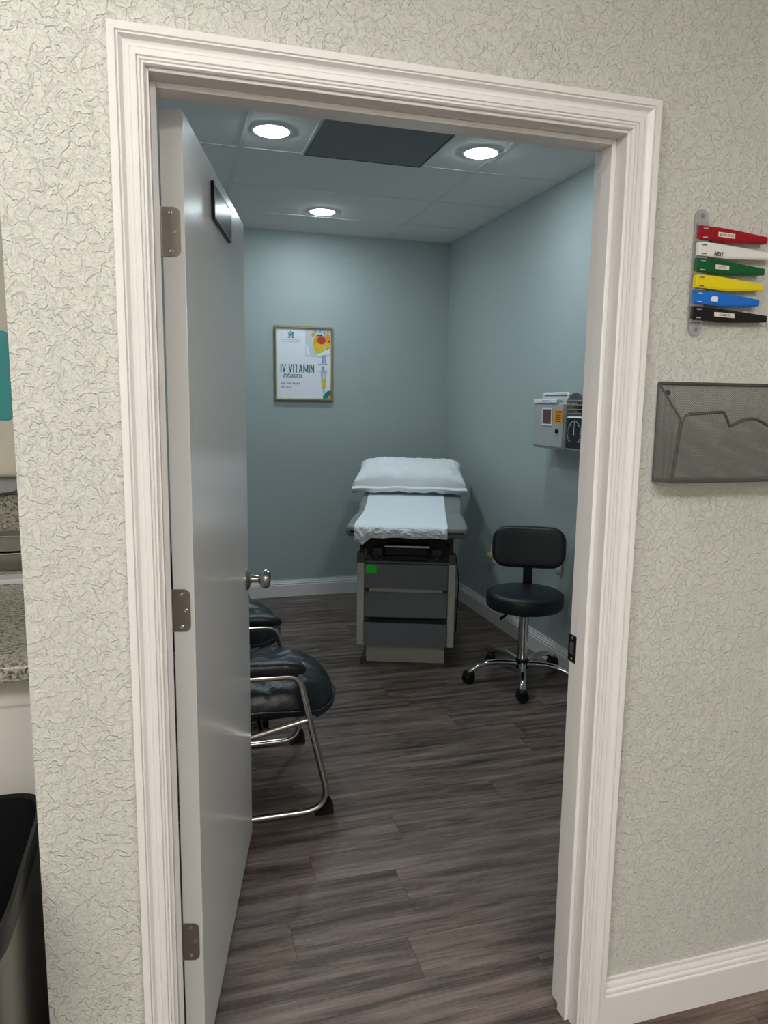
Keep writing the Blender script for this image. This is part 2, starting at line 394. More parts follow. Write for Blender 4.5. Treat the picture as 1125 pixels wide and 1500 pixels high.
# ------------------------------------------------------------------ the open door
HXY = (.0553, .1361, 0); DW, DT, DH = .915, .0426, 2.026
door = bpy.data.objects.new('door_1', None); C.objects.link(door); door.location = HXY; door.rotation_euler = (0,0,PI/2-HANG); door['kind'] = 'structure'
door['label'] = 'white slab door standing open into the exam room'
bm = bm_new(); box(bm, 0, DW, 0, DT, .012, DH, .0012); obj('door_panel', bm, 'door', door)
for z0, z1 in ((1.762, 1.852), (1.023, 1.112), (.275, .363)):
    bm = bm_new(); o_ = rrect(.0075, DT+.02, z0, z1, .0125, 6); o_ = [(min(a, DT+.004), b) for a, b in o_]
    prism(bm, o_, -.0024, 0, 'yz')
    hg = obj('hinge', bm, 'nickel', door)
    bm = bm_new(); tube(bm, [(-.004, DT+.006, z0), (-.004, DT+.006, z1)], .0062, 14); obj('hinge_knuckle', bm, 'nickel', hg)
    for yy, zz in ((.026, z0+.010), (.0165, (z0+z1)/2), (.026, z1-.010)):
        bm = bm_new(); lathe(bm, [(.0042,0), (.0042,.0006), (.003,.0012), (.0016,.0006), (0,.0005)], 14, Matrix.Translation((-.0024, yy, zz)) @ rotx_to((-1,0,0))); obj('screw', bm, 'silver', hg)
KP = [(r*1.12, z*1.12) for r, z in [(0,0), (.033,0), (.033,.004), (.028,.009), (.014,.012), (.0115,.016), (.0105,.034), (.014,.038), (.024,.042), (.0285,.050), (.0285,.058), (.024,.066), (.012,.069), (0,.0695)]]
for s in (-1, 1):
    bm = bm_new(); lathe(bm, KP, 36, Matrix.Translation((DW-.060, 0 if s < 0 else DT, .925)) @ rotx_to((0,s,0))); obj('door_knob', bm, 'knob', door)
bm = bm_new(); prism(bm, rrect(.312, .594, 1.906, 1.990, .007), -.007, 0)
sg = obj('sign', bm, 'black', door, bevel=.001); sg['label'] = 'dark framed name plaque'
MT['plaque'] = mat('plaque_face', (.055, .055, .065), .16, .5, var=.2)
bm = bm_new(); prism(bm, rrect(.320, .586, 1.914, 1.982, .003), -.0078, -.0071); obj('sign_face', bm, 'plaque', sg)
bm = bm_new(); fr = [(x, -.0075, z) for x, z in rrect(.318, .588, 1.912, 1.984, .004)]; tube(bm, fr, .0011, 6, closed=True); obj('sign_border', bm, 'silver', sg)

# ------------------------------------------------------------------ ceiling fixtures
def downlight(x, y, z, label, group, lens='lamp_cool'):
    t = thing('ceiling_light', label, 'ceiling light', (x, y, z), 0, group)
    bm = bm_new(); lathe(bm, [(.078,-.003), (.080,-.006), (.090,-.005), (.095,-.0005), (.095,0), (.078,0)], 48); obj('trim_ring', bm, 'cleanwhite', t)
    bm = bm_new(); lathe(bm, [(0,-.013), (.05,-.012), (.068,-.009), (.078,-.004), (.078,-.001), (0,-.001)], 48); obj('lens', bm, lens, t)
    return t
gl = 'recessed lights in the exam room ceiling'
downlight(.503, 2.18, ZC, 'round recessed ceiling light left of the dark vent panel', gl)
downlight(1.515, 2.155, ZC, 'round recessed ceiling light right of the dark vent panel', gl)
downlight(1.009, 3.522, ZC, 'round recessed ceiling light nearest the back wall', gl)
t = thing('ceiling_vent', 'dark grey square return air panel in the ceiling grid', 'vent', (1.0, 2.147, ZC))
bm = bm_new(); box(bm, -.295, .295, -.295, .295, -.008, -.0015, .002); obj('panel', bm, 'vent', t)
bm = bm_new()
for a in ((-.3,.3,-.3,-.292), (-.3,.3,.292,.3), (-.3,-.292,-.292,.292), (.292,.3,-.292,.292)): box(bm, *a, -.0095, -.0005)
obj('frame', bm, 'darksteel', t)
# hall lamps (above and behind the photographer's frame)
gh = 'recessed lights in the hall ceiling'
downlight(-.35, -.72, HZ, 'round recessed hall ceiling light in front of the doorway', gh, 'lamp_warm')
for x, y, where in ((-1.3, -1.9, 'left of the doorway'), (.8, -2.5, 'facing the doorway')):
    t = thing('light_panel', 'flat rectangular hall ceiling light panel '+where, 'ceiling light', (x, y, HZ), 0, 'hall light panels')
    bm = bm_new(); box(bm, -.6, .6, -.3, .3, -.012, -.002); obj('lens', bm, 'lamp_panel', t)
    bm = bm_new()
    for a in ((-.62,.62,-.32,-.301), (-.62,.62,.301,.32), (-.62,-.601,-.301,.301), (.601,.62,-.301,.301)): box(bm, *a, -.016, -.0005)
    obj('frame', bm, 'cleanwhite', t)

# ================================================================== EXAM TABLE
TA = math.radians(-19.92); TO = (1.295, 2.531, 0)
tb = thing('exam_table', 'grey medical exam table with three slate drawers under white paper', 'exam table', TO, TA)
bm = bm_new(); box(bm, -.226, .226, 0, 1.02, 0, .100, .002); box(bm, -.222, .222, .004, 1.0, .100, .119); obj('base', bm, 'beige', tb)
bm = bm_new(); box(bm, -.236, .236, -.030, 1.08, .119, .598); obj('body', bm, 'darksteel', tb)
for s in (-1, 1):
    a, b = sorted((s*.2365, s*.276))
    bm = bm_new(); box(bm, a, b, -.062, 1.10, .117, .598, .003); sd = obj('side_panel', bm, 'beige', tb)
    bm = bm_new(); box(bm, a-.001, b+.001, -.064, .02, .598, .652, .002); obj('post_cap', bm, 'cap', sd)
for z0, z1, dy in ((.450, .592, 0), (.284, .428, 0), (.121, .250, -.012)):
    bm = bm_new(); box(bm, -.2335, .2335, -.060+dy, -.040+dy, z0, z1, .0015); dr = obj('drawer', bm, 'drawer', tb)
    if z0 > .4:
        bm = bm_new(); box(bm, -.224, -.166, -.0612, -.0602, .541, .582); st = obj('sticker', bm, 'green', dr); st['label'] = 'bright green sticker'
        bm = bm_new(); box(bm, -.216, -.176, -.0616, -.0612, .560, .563); box(bm, -.216, -.186, -.0616, -.0612, .571, .573); obj('printing', bm, 'f_green', st)
    else:
        bm = bm_new(); box(bm, -.208, .208, -.044+dy, -.034+dy, z1, z1+.020, .001); obj('drawer_lip', bm, 'beige' if z0 > .25 else 'cavity', dr)  # lowest lip is black: shade of the drawer gap put into its colour
bm = bm_new(); box(bm, -.236, .236, -.058, .30, .5985, .606, .001); obj('shelf', bm, 'drawer', tb)
bm = bm_new()
box(bm, -.262, -.240, -.03, 1.05, .652, .760); box(bm, .240, .262, -.03, 1.05, .652, .760); box(bm, -.24, .24, .10, 1.05, .606, .758)
box(bm, -.262, -.225, -.05, .0, .715, .760, .004); box(bm, .225, .262, -.05, .0, .715, .760, .004)
obj('upper_housing', bm, 'cavity', tb)
bm = bm_new(); box(bm, -.115, .118, -.035, .1, .607, .633, .003); box(bm, -.115, .118, -.025, .1, .636, .684, .003); ft = obj('foot_step', bm, 'black', tb)
bm = bm_new(); box(bm, -.127, .129, -.045, -.02, .684, .694, .002); obj('step_edge', bm, 'silver', ft)
for s in (-1, 1):
    bm = bm_new(); tube(bm, [(s*.17,-.02,.62), (s*.17,.06,.62)], .011, 10); box(bm, s*.17-.03, s*.17+.03, .05, .09, .61, .66, .006); obj('stirrup_socket', bm, 'darksteel', tb)
bm = bm_new(); box(bm, -.20, .215, -.072, -.060, .748, .757, .002); obj('front_rail', bm, 'beige', tb)
# upholstered top
def ztop(y): return .822 + max(0, y-.42)*.085
def hw(y):
    w = .337 - .014*math.exp(-((y-.44)/.16)**2)
    if y < -.10: w -= (.10+y)**2*3
    return w
bm = bm_new(); ys = [-.135,-.130,-.12,-.10,-.05,0,.1,.2,.3,.38,.42,.44,.46,.5,.6,.7,.85,1.0,1.15,1.27,1.305,1.325,1.335]
rings = []
for i, y in enumerate(ys):
    e_ = {0:.022, 1:.010, 2:.003, 20:.003, 21:.010, 22:.022}.get(i, 0); w = hw(y)-e_; zt = ztop(y)-e_*.9 - (.005 if abs(y-.44) < .005 else 0); zb = ztop(y)-.066+e_*.6
    prof = rrect(-w, w, zb, zt, .024, 5); rings.append([bm.verts.new((x, y, z)) for x, z in prof])
for A, B in zip(rings, rings[1:]):
    n = len(A)
    for k in range(n): bm.faces.new((A[k], A[(k+1) % n], B[(k+1) % n], B[k]))
bm.faces.new(rings[0]); bm.faces.new(rings[-1][::-1]); bmesh.ops.recalc_face_normals(bm, faces=bm.faces[:])
cu = obj('cushion', bm, 'greyvinyl', tb, 50)
bm = bm_new()
for s in (-1, 1):
    tube(bm, [(s*(hw(y)-.002), y, ztop(y)-.020) for y in ys[3:20]], .0022, 6)
obj('piping', bm, 'greyvinyl', cu)
bm = bm_new(); tube(bm, fillet([(.284,.20,.60), (.300,.03,.50), (.288,.0,.20), (.284,.35,.03), (.284,.60,.006)], .05), .0035, 8); obj('power_cord', bm, 'black', tb)
# exam paper (lies on the table)
pp = bm_new(); path = []
for k in range(40): path.append((1.25-k*(1.25+.112)/39, None))
pts = [(y, ztop(y)+.0022) for y, _ in path]
pts += [(-.124, .8200), (-.133, .813), (-.1385, .803), (-.1400, .79), (-.1405, .78), (-.1395, .768), (-.137, .757)]
base = len(pts)-7; fine = pts[:base]
for a, b in zip(pts[base-1:], pts[base:]):
    for k in (1, 2, 3, 4): fine.append((a[0]+(b[0]-a[0])*k/4, a[1]+(b[1]-a[1])*k/4))
pts = fine; nx = 88; grid = []
for i, (y, z) in enumerate(pts):
    row = []
    for k in range(nx+1):
        u = k/nx; yy = max(min(y, 1.3), -.2)
        xl = -.287 - .012*max(0, yy)+.02*math.sin(max(0, min(1, (yy)/.9))*PI)*.5; xr = .224-.006*max(0, yy)
        x = xl+(xr-xl)*u
        edge = max(0, min(1, (i-36)/12))
        crumple = edge*(noise.noise(Vector((x*30, z*26, 3)))*.012 + abs(noise.noise(Vector((x*55+z*40, z*60-x*20, 9))))*.012)
        dz = noise.noise(Vector((x*7, y*9, 1)))*.0022+noise.noise(Vector((x*22, y*5, 6)))*.0012
        zz = z+abs(dz)
        if i >= len(pts)-16:
            q = (i-(len(pts)-17))/16; drop = (max(0, 1-abs(u-.07)/.12))*.046 - .006*math.sin(u*17)*.5
            zz -= q*drop; x += q*max(0, 1-abs(u-.07)/.12)*.012
        row.append(pp.verts.new((x, y-abs(crumple)-(.004 if i > 46 else .0), zz)))
    grid.append(row)
for A, B in zip(grid, grid[1:]):
    for k in range(nx): pp.faces.new((A[k], A[k+1], B[k+1], B[k]))
bmesh.ops.recalc_face_normals(pp, faces=pp.faces[:])
po = obj('exam_paper', pp, 'paper', None, 80); po.location = TO; po.rotation_euler = (0,0,TA)
sm = po.modifiers.new('s', 'SOLIDIFY'); sm.thickness = .0006; sm.offset = 1
tag(po, 'white crinkled paper sheet running down the exam table top', 'paper sheet')
# pillow
pw = bm_new(); NU, NV = 64, 40
def pil(u, v, s):
    a, b_ = u*2-1, v*2-1
    ed = (1-abs(a)**4.5)*(1-abs(b_)**3.2)
    h = .092*max(0, ed)**.36
    x = a*(.366-.012*(1-abs(b_)**2)+.024*max(0, -b_)*abs(a)**3) ; y = b_*(.200-.008*(1-a*a))
    wr = noise.noise(Vector((x*9, y*11, 4+s)))*.013+noise.noise(Vector((x*24, y*20, 7+s)))*.008
    cr = 0
    for kx, ky, kk in ((-.05,-.06,.9), (.12,.02,-.6), (-.22,.05,1.3), (.27,-.08,-1.1)):
        cr += .005*math.sin(((x-kx)*kk+(y-ky))*70)*math.exp(-((x-kx)**2+(y-ky)**2)/.010)
    z = s*h + (wr+cr)*min(1, ed*2.2)*(1 if s > 0 else .3)
    if s < 0: z = max(z, -.045)
    return (x, y, z)
layers = {}
for s in (1, -1):
    layers[s] = [[pw.verts.new(pil(i/NU, j/NV, s)) for j in range(NV+1)] for i in range(NU+1)]
    for i in range(NU):
        for j in range(NV):
            q = [layers[s][i][j], layers[s][i+1][j], layers[s][i+1][j+1], layers[s][i][j+1]]
            pw.faces.new(q if s > 0 else q[::-1])
bmesh.ops.remove_doubles(pw, verts=pw.verts[:], dist=.0004)
bmesh.ops.recalc_face_normals(pw, faces=pw.faces[:])
pl = thing('pillow', 'puffy white pillow lying at the head of the exam table', 'pillow')
PY0, PTILT = 1.06, .27
Mp = Matrix.Translation(TO) @ Matrix.Rotation(TA, 4, 'Z') @ Matrix.Translation((-.018, PY0, ztop(PY0)+.108)) @ Matrix.Rotation(PTILT, 4, 'X')
pl.matrix_world = Mp
pc = obj('pillowcase', pw, 'pillow', pl, 80)
# open hem of the pillowcase along the front: a thin folded band
bm = bm_new(); n = 60; R0 = []; R1 = []; R2 = []
for k in range(n+1):
    x = -.392+.784*k/n; a = x/.392
    sag = .006*math.sin(k*.33)+.010*(1-a*a)
    R0.append(bm.verts.new((x*.97, -.17+.02*abs(a), .002))); R1.append(bm.verts.new((x, -.226+.016*(1-a*a), -.018+sag*.5))); R2.append(bm.verts.new((x, -.222+.018*(1-a*a), -.050+sag*.6-.004*math.sin(k*.7))))
for A, B in ((R0, R1), (R1, R2)):
    for k in range(n): bm.faces.new((A[k], A[k+1], B[k+1], B[k]))
bmesh.ops.recalc_face_normals(bm, faces=bm.faces[:])
hm = obj('hem', bm, 'pillow', pc, 50); sm = hm.modifiers.new('s', 'SOLIDIFY'); sm.thickness = .003

# ================================================================== STOOL
SX, SY = 1.826, 2.105
stl = thing('rolling_stool', 'black round rolling stool with backrest and chrome five-star base', 'stool', (SX, SY, 0), 0)
bm = bm_new(); lathe(bm, [(0,.411), (.17,.411), (.192,.413), (.202,.422), (.206,.440), (.206,.470), (.203,.486), (.196,.495), (.184,.5005), (.12,.5045), (.0,.506)], 64); st = obj('seat', bm, 'vinyl', stl, 60)
bm = bm_new(); tube(bm, [(.2035*math.cos(2*PI*k/64), .2035*math.sin(2*PI*k/64), .486) for k in range(64)], .0018, 6, closed=True); obj('piping', bm, 'vinyl', st)
bm = bm_new(); box(bm, -.09, .09, -.09, .09, .398, .411, .004); obj('seat_plate', bm, 'black', stl)
bm = bm_new(); lathe(bm, [(0,.09), (.027,.09), (.027,.362), (.022,.368), (0,.368)], 28); gp = obj('gas_column', bm, 'chrome', stl)
bm = bm_new(); lathe(bm, [(0,.372), (.019,.372), (.017,.398), (0,.398)], 24); obj('column_sleeve', bm, 'black', gp)
bm = bm_new(); lathe(bm, [(0,.075), (.036,.075), (.040,.085), (.040,.112), (.034,.124), (.023,.126), (0,.126)], 32); obj('hub', bm, 'black', stl)
bm = bm_new(); tube(bm, fillet([(-.06,-.02,.402), (-.12,-.05,.398), (-.165,-.075,.386)], .03), [.005]*9, 8); tube(bm, [(-.15,-.068,.390), (-.178,-.082,.384)], .008, 8); obj('lift_lever', bm, 'black', stl)
for k in range(5):
    a = math.radians(172+72*k); ca, sa = math.cos(a), math.sin(a)
    p3 = lambda r, z: (r*ca, r*sa, z)
    bm = bm_new()
    pr = [(.034,.100), (.08,.108), (.14,.112), (.19,.109), (.235,.098), (.268,.082), (.288,.066), (.297,.055)]
    tube(bm, [p3(r, z) for r, z in pr], [.022,.020,.019,.0185,.018,.0175,.0165,.014], 16, flat=.75); lg = obj('leg', bm, 'chrome', stl)
    cs = bm_new()
    yaw = a+(.5, 1.9, -.4, 2.4, .9)[k]; cx, sx_ = math.cos(yaw), math.sin(yaw)
    Mw = Matrix.Translation((.298*ca, .298*sa, .0287)) @ Matrix.Rotation(yaw, 4, 'Z')
    for s in (-1, 1):
        lathe(cs, [(0,0), (.025,0), (.0285,.003), (.0285,.017), (.025,.021), (0,.021)], 24, Mw @ Matrix.Translation((0, s*.0045 if s > 0 else -.0045, 0)) @ rotx_to((0,s,0)))
    t_ = bmesh.new(); box(t_, -.026, .020, -.028, .028, .006, .036, .009, 3); merge(cs, t_, Mw)
    tube(cs, [(.298*ca, .298*sa, .05), (.298*ca, .298*sa, .064)], .008, 10)
    obj('caster', cs, 'black', lg)
# backrest, facing the door
bd = Vector((.079, .13, 0)); vdir = math.atan2(-.46, .89)
bm = bm_new(); NU, NV = 40, 24; F_ = []; B_ = []
def sq(u, v, e=4.2):
    return max(0, 1-abs(u)**e)*max(0, 1-abs(v)**e)
BWd, BHt = .199, .116
for i in range(NU+1):
    fr_, bk_ = [], []
    for j in range(NV+1):
        u, v = 2*i/NU-1, 2*j/NV-1
        # squircle mapping keeps rounded corners
        x = u*BWd*math.sqrt(max(0, 1-.22*v**4*abs(u))); z = v*BHt*math.sqrt(max(0, 1-.40*abs(u)**6))
        d = max(0, (1-u**8)*(1-v**8))**.35
        cv = -.018*u*u
        fr_.append(bm.verts.new((x, -.028*d+cv, z))); bk_.append(bm.verts.new((x, .022*d+cv, z)))
    F_.append(fr_); B_.append(bk_)
for i in range(NU):
    for j in range(NV):
        bm.faces.new((F_[i][j], F_[i+1][j], F_[i+1][j+1], F_[i][j+1])); bm.faces.new((B_[i][j+1], B_[i+1][j+1], B_[i+1][j], B_[i][j]))
bmesh.ops.remove_doubles(bm, verts=bm.verts[:], dist=.0003)
bmesh.ops.recalc_face_normals(bm, faces=bm.faces[:])
bm.transform(Matrix.Translation((bd.x, bd.y, .712)) @ Matrix.Rotation(vdir, 4, 'Z') @ Matrix.Rotation(-.10, 4, 'X'))
obj('backrest', bm, 'vinyl', stl, 70)
bm = bm_new(); t_ = bmesh.new(); box(t_, -.026, .026, .022, .034, .405, .74, .003); box(t_, -.026, .026, -.12, .034, .395, .407, .003); merge(bm, t_, Matrix.Translation((bd.x, bd.y, 0)) @ Matrix.Rotation(vdir, 4, 'Z')); obj('back_bar', bm, 'black', stl)

# ================================================================== GUEST CHAIRS  (local +x = forward, y across)
gc = 'black sled-base guest chairs behind the door'
ch = thing('guest_chair', 'black padded armchair with chrome sled frame, nearer the door', 'chair', (0, 1.385, 0), 0, gc)
HWD = .292
for s in (-1, 1):
    bm = bm_new(); y = s*HWD
    P = fillet([(-.02,y,.60), (.04,y,.542), (.432,y,.537), (.548,y,.016), (.05,y,.016), (.0,y,.05)], [.05,.055,.085,.04,.03], 8)
    tube(bm, P, .0125, 16); fm = obj('side_frame', bm, 'chrome_soft', ch)
    bm = bm_new(); tube(bm, [(.462,y,.368), (.10,y,.292)], .0115, 14); tube(bm, fillet([(.10,y,.292), (.06,y,.40), (.03,y,.60)], .05), .0115, 14); obj('side_rail', bm, 'chrome_soft', fm)
    bm = bm_new(); prism(bm, [(.485,-.0), (.556,.0), (.553,.045), (.543,.062), (.530,.030), (.505,.006)], y-.0165, y+.0165, 'xz', .003); obj('foot_pad', bm, 'black', fm)
    # padded armrest
    bm = bm_new(); A_ = []
    xs = [(-.03,.3), (-.015,.75), (.02,.95), (.12,1), (.22,1), (.32,1), (.38,1), (.42,.92), (.445,.7), (.456,.3)]
    for x, k in xs:
        zc = .580-(.012 if x > .40 else 0)*(x-.40)/.05 + .006*math.sin((x+.1)*9); A_.append([bm.verts.new((x, y+.034*k*math.copysign(abs(math.cos(t))**.7, math.cos(t)), zc-.003+.026*k*math.copysign(abs(math.sin(t))**.8, math.sin(t)))) for t in [2*PI*q/20 for q in range(20)]])
    for A, B in zip(A_, A_[1:]):
        for k in range(20): bm.faces.new((A[k], A[(k+1) % 20], B[(k+1) % 20], B[k]))
    bm.faces.new(A_[0][::-1]); bm.faces.new(A_[-1]); bmesh.ops.recalc_face_normals(bm, faces=bm.faces[:])
    obj('armrest', bm, 'leather', ch, 80)
# puffy seat
bm = bm_new(); NU, NV = 48, 40; top, bot = [], []
for i in range(NU+1):
    a_, b_ = [], []
    for j in range(NV+1):
        u, v = i/NU, 2*j/NV-1
        xf = .612-.105*abs(v)**2.6
        x = .04+(xf-.04)*u; y = v*(.272-.03*(u**6)-.01*(1-u))
        ed = max(0, (1-abs(v)**5)*(1-(2*u-1)**8))
        f = max(0, u-.72)/.28
        ruche = .014*max(0, math.sin(math.atan2(y, x-.22)*21+2*noise.noise(Vector((x*8, y*8, 5)))))**3*math.exp(-((math.hypot(y, x-.30)-.19)/.075)**2)*-1 + .008*noise.noise(Vector((x*14, y*14, 2)))
        zt = .405+.085*ed**.4 + ruche*ed**.3 - .055*f**2.2
        zb = .395-.055*ed**.5 - .012*f
        a_.append(bm.verts.new((x, y, zt))); b_.append(bm.verts.new((x, y, min(zb, zt))))
    top.append(a_); bot.append(b_)
for i in range(NU):
    for j in range(NV):
        bm.faces.new((top[i][j], top[i+1][j], top[i+1][j+1], top[i][j+1])); bm.faces.new((bot[i][j+1], bot[i+1][j+1], bot[i+1][j], bot[i][j]))
for L_ in ([(i, 0) for i in range(NU+1)], [(i, NV) for i in range(NU+1)], [(0, j) for j in range(NV+1)], [(NU, j) for j in range(NV+1)]):
    for (a, b), (c, d) in zip(L_, L_[1:]):
        try: bm.faces.new((top[a][b], top[c][d], bot[c][d], bot[a][b]))
        except ValueError: pass
bmesh.ops.recalc_face_normals(bm, faces=bm.faces[:])
st = obj('seat', bm, 'leather', ch, 80)
bm = bm_new(); pts = []
for j in range(NV+1):
    v = 2*j/NV-1; pts.append((.614-.105*abs(v)**2.6, v*.242, .374))
tube(bm, [(.15, -.275, .405), (.3, -.276, .404), (.42, -.268, .392)]+pts+[(.42, .268, .392), (.3, .276, .404), (.15, .275, .405)], .0035, 8); obj('piping', bm, 'leather', st)
# padded back
bm = bm_new(); NU, NV = 36, 30; fr_, bk_ = [], []
for i in range(NU+1):
    a_, b_ = [], []
    for j in range(NV+1):
        u, v = i/NU, 2*j/NV-1
        z = .43+.585*u - .03*abs(v)**3*u; y = v*.262*(1-.05*u)
        ed = max(0, (1-abs(v)**6)*(1-abs(2*u-1)**7))
        xc = .085-.090*u
        rl = .010*math.cos(u*PI*5)
        a_.append(bm.verts.new((xc+.05*ed**.4+rl*ed, y, z))); b_.append(bm.verts.new((xc-.03*ed**.4, y, z)))
    fr_.append(a_); bk_.append(b_)
for i in range(NU):
    for j in range(NV):
        bm.faces.new((fr_[i][j], fr_[i][j+1], fr_[i+1][j+1], fr_[i+1][j])); bm.faces.new((bk_[i][j], bk_[i+1][j], bk_[i+1][j+1], bk_[i][j+1]))
bmesh.ops.remove_doubles(bm, verts=bm.verts[:], dist=.0003); bmesh.ops.recalc_face_normals(bm, faces=bm.faces[:])
obj('backrest', bm, 'leather', ch, 80)
bm = bm_new(); tube(bm, [(.30, -HWD, .334), (.30, HWD, .334)], .0105, 12); tube(bm, [(.09, -HWD, .31), (.09, HWD, .31)], .0105, 12); obj('cross_bar', bm, 'chrome_soft', ch)
dup(ch, (-.09, 2.235, 0), -.13, 'black padded armchair with chrome sled frame, farther from the door')

# ================================================================== FRAMED POSTER
PX0, PX1, PZ0, PZ1 = .779, 1.214, 1.493, 2.033; PYY = BW
ps = thing('framed_poster', 'gold framed vitamin infusion poster on the back wall', 'poster', ((PX0+PX1)/2, BW, PZ0))
ps_w, ps_h = PX1-PX0, PZ1-PZ0; ps_l = -ps_w/2
bm = bm_new(); fw = .017; FD = .028
FPf = [(0, -.002), (0, -FD+.004), (.004, -FD), (.012, -FD), (fw, -FD+.010), (fw, -.004)]
cols = [[bm.verts.new(p) for p in ((ps_l+d, y, d), (ps_l+ps_w-d, y, d), (ps_l+ps_w-d, y, ps_h-d), (ps_l+d, y, ps_h-d))] for d, y in FPf]
for A, B in zip(cols, cols[1:]):
    for i in range(4): bm.faces.new((A[i], A[(i+1) % 4], B[(i+1) % 4], B[i]))
bmesh.ops.recalc_face_normals(bm, faces=bm.faces[:]); obj('frame', bm, 'gold', ps, 20)
bm = bm_new(); y0 = -.012; box(bm, ps_l+fw-.002, -ps_l-fw+.002, y0, -.004, fw-.002, ps_h-fw+.002); pr_ = obj('print', bm, 'white', ps)
iw, ih = ps_w-2*fw, ps_h-2*fw
def U(u): return ps_l+fw+u*iw
def V(v): return fw+v*ih
lay = [0]
def flat(name, polys, m, lvl):
    bm = bm_new(); y = y0-.0003*lvl
    for p in polys: prism(bm, [(U(a), V(b)) for a, b in p], y-.0002, y)
    return obj(name, bm, m, pr_)
asp = iw/ih
def el(u, v, r, r2=None, n=24, a0=0, a1=2*PI): return [(u+r*math.cos(a0+(a1-a0)*k/n), v+(r2 or r)*asp*math.sin(a0+(a1-a0)*k/n)) for k in range(n)]
flat('bag_picture', [[(.525,.605), (.73,.60), (.80,.585), (.995,.62), (.995,.99), (.525,.99)]], 'bag', 1)
flat('bag_shine', [[(.54,.63), (.62,.62), (.58,.74), (.54,.80)], [(.70,.61), (.98,.64), (.98,.73), (.80,.66)]], 'white', 2)
flat('orange_slice', [el(.78,.80,.105,.16), el(.94,.83,.055,.15), el(.67,.92,.035)], 'orange', 3)
flat('lemon_slice', [el(.78,.735,.10,.10), el(.93,.775,.05,.05)], 'yellow', 4)
flat('berry', [el(.825,.845,.078,.075), el(.97,.83,.02)], 'red', 5)
flat('dark_leaf', [[(.74,.90), (.77,.93), (.80,.905)], [(.79,.91), (.83,.935), (.845,.90)], [(.85,.895), (.89,.92), (.88,.885)]], 'ink', 6)
flat('ice', [el(.71,.965,.03), el(.80,.965,.03,.02), el(.88,.95,.022), el(.95,.96,.02)], 'bluegrey', 6)
flat('drip_chamber', [[(.83,.50), (.845,.63), (.865,.63), (.87,.52)], [(.885,.51), (.885,.64), (.90,.64), (.905,.50)], [(.76,.505), (.94,.505), (.94,.495), (.76,.495)], [(.76,.402), (.94,.402), (.94,.392), (.76,.392)], [(.825,.40), (.88,.40), (.88,.47), (.825,.47)]], 'bluegrey', 3)
flat('syringe_barrel', [[(.815,.385), (.915,.385), (.90,.16), (.87,.135), (.85,.135), (.83,.16)], [(.852,.135), (.862,.135), (.862,.08), (.852,.08)], [(.885,.135), (.892,.135), (.892,.09), (.885,.09)]], 'bluegrey', 4)
flat('syringe_fluid', [[(.835,.265), (.905,.275), (.893,.165), (.868,.142), (.853,.142), (.84,.165)]], 'yellow', 5)
flat('syringe_glass', [[(.832,.37), (.90,.37), (.898,.285), (.838,.275)]], 'bag', 5)
arc = [(1.0, 0)] + [(1-.148*math.cos(PI/2*k/12), .148*asp*1.0*math.sin(PI/2*k/12)) for k in range(13)]
flat('corner_arc', [arc], 'teal', 7)
flat('corner_dot', [[(1.0, 0)] + [(1-.06*math.cos(PI/2*k/8), .06*asp*math.sin(PI/2*k/8)) for k in range(9)]], 'peach', 8)
# clinic emblem: an M crossed by an I with a small crown
flat('emblem', [[(.20,.862), (.20,.868), (.213,.872), (.213,.93), (.20,.935), (.20,.942), (.232,.942), (.258,.90), (.284,.942), (.318,.942), (.318,.935), (.304,.93), (.304,.872), (.318,.868), (.318,.862), (.274,.862), (.274,.868), (.283,.872), (.283,.915), (.262,.872), (.254,.872), (.233,.915), (.233,.872), (.244,.868), (.244,.862)],
     [(.248,.915), (.268,.915), (.268,.952), (.248,.952)], [(.236,.950), (.28,.950), (.272,.957), (.258,.968), (.244,.957)]], 'teal', 2)
flat('tagline', [[(.06+.03*k, v), (.06+.03*k+.022, v), (.06+.03*k+.022, v+.007), (.06+.03*k, v+.007)] for v, k0, k1 in ((.835, 0, 13), (.806, 1, 12)) for k in range(k0, k1)], 'greyink', 2)
def ptext(name, s, u, v, size, m, sx=1, shear=0, bold=0, spacing=1, lvl=2):
    bm = bm_new(); text(bm, s, size, face_mtx(U(u), y0-.0003*lvl, V(v)), sx, shear, .0002, bold, 'LEFT', spacing); return obj(name, bm, m, pr_)
# bold condensed capitals drawn stroke by stroke
def strokes(word, u0, v0, w, h, t, gap):
    out = []; x = u0; tv = t*asp*.9
    def bar(a, b, k=t): out.append([(x+a[0]*w-k/2, v0+a[1]*h), (x+a[0]*w+k/2, v0+a[1]*h), (x+b[0]*w+k/2, v0+b[1]*h), (x+b[0]*w-k/2, v0+b[1]*h)])
    for c in word:
        if c == ' ': x += w*.62; continue
        if c == 'I': out.append([(x, v0), (x+t, v0), (x+t, v0+h), (x, v0+h)]); x += t+gap; continue
        k = 1.35 if c == 'M' else 1
        if c == 'V': bar((.12, 1), (.5, 0)); bar((.88, 1), (.5, 0))
        if c == 'A': bar((.12, 0), (.5, 1)); bar((.88, 0), (.5, 1)); out.append([(x+w*.25, v0+h*.2), (x+w*.75, v0+h*.2), (x+w*.72, v0+h*.2+tv), (x+w*.28, v0+h*.2+tv)])
        if c == 'T': bar((.5, 0), (.5, 1)); out.append([(x, v0+h-tv), (x+w, v0+h-tv), (x+w, v0+h), (x, v0+h)])
        if c == 'N': bar((.16, 0), (.16, 1)); bar((.84, 0), (.84, 1)); bar((.16, 1), (.84, 0), t*.95)
        if c == 'M': bar((.16, 0), (.16, 1)); bar((k-.16, 0), (k-.16, 1)); bar((.16, 1), (k/2, .12), t*.85); bar((k-.16, 1), (k/2, .12), t*.85)
        x += w*k+gap
    return out
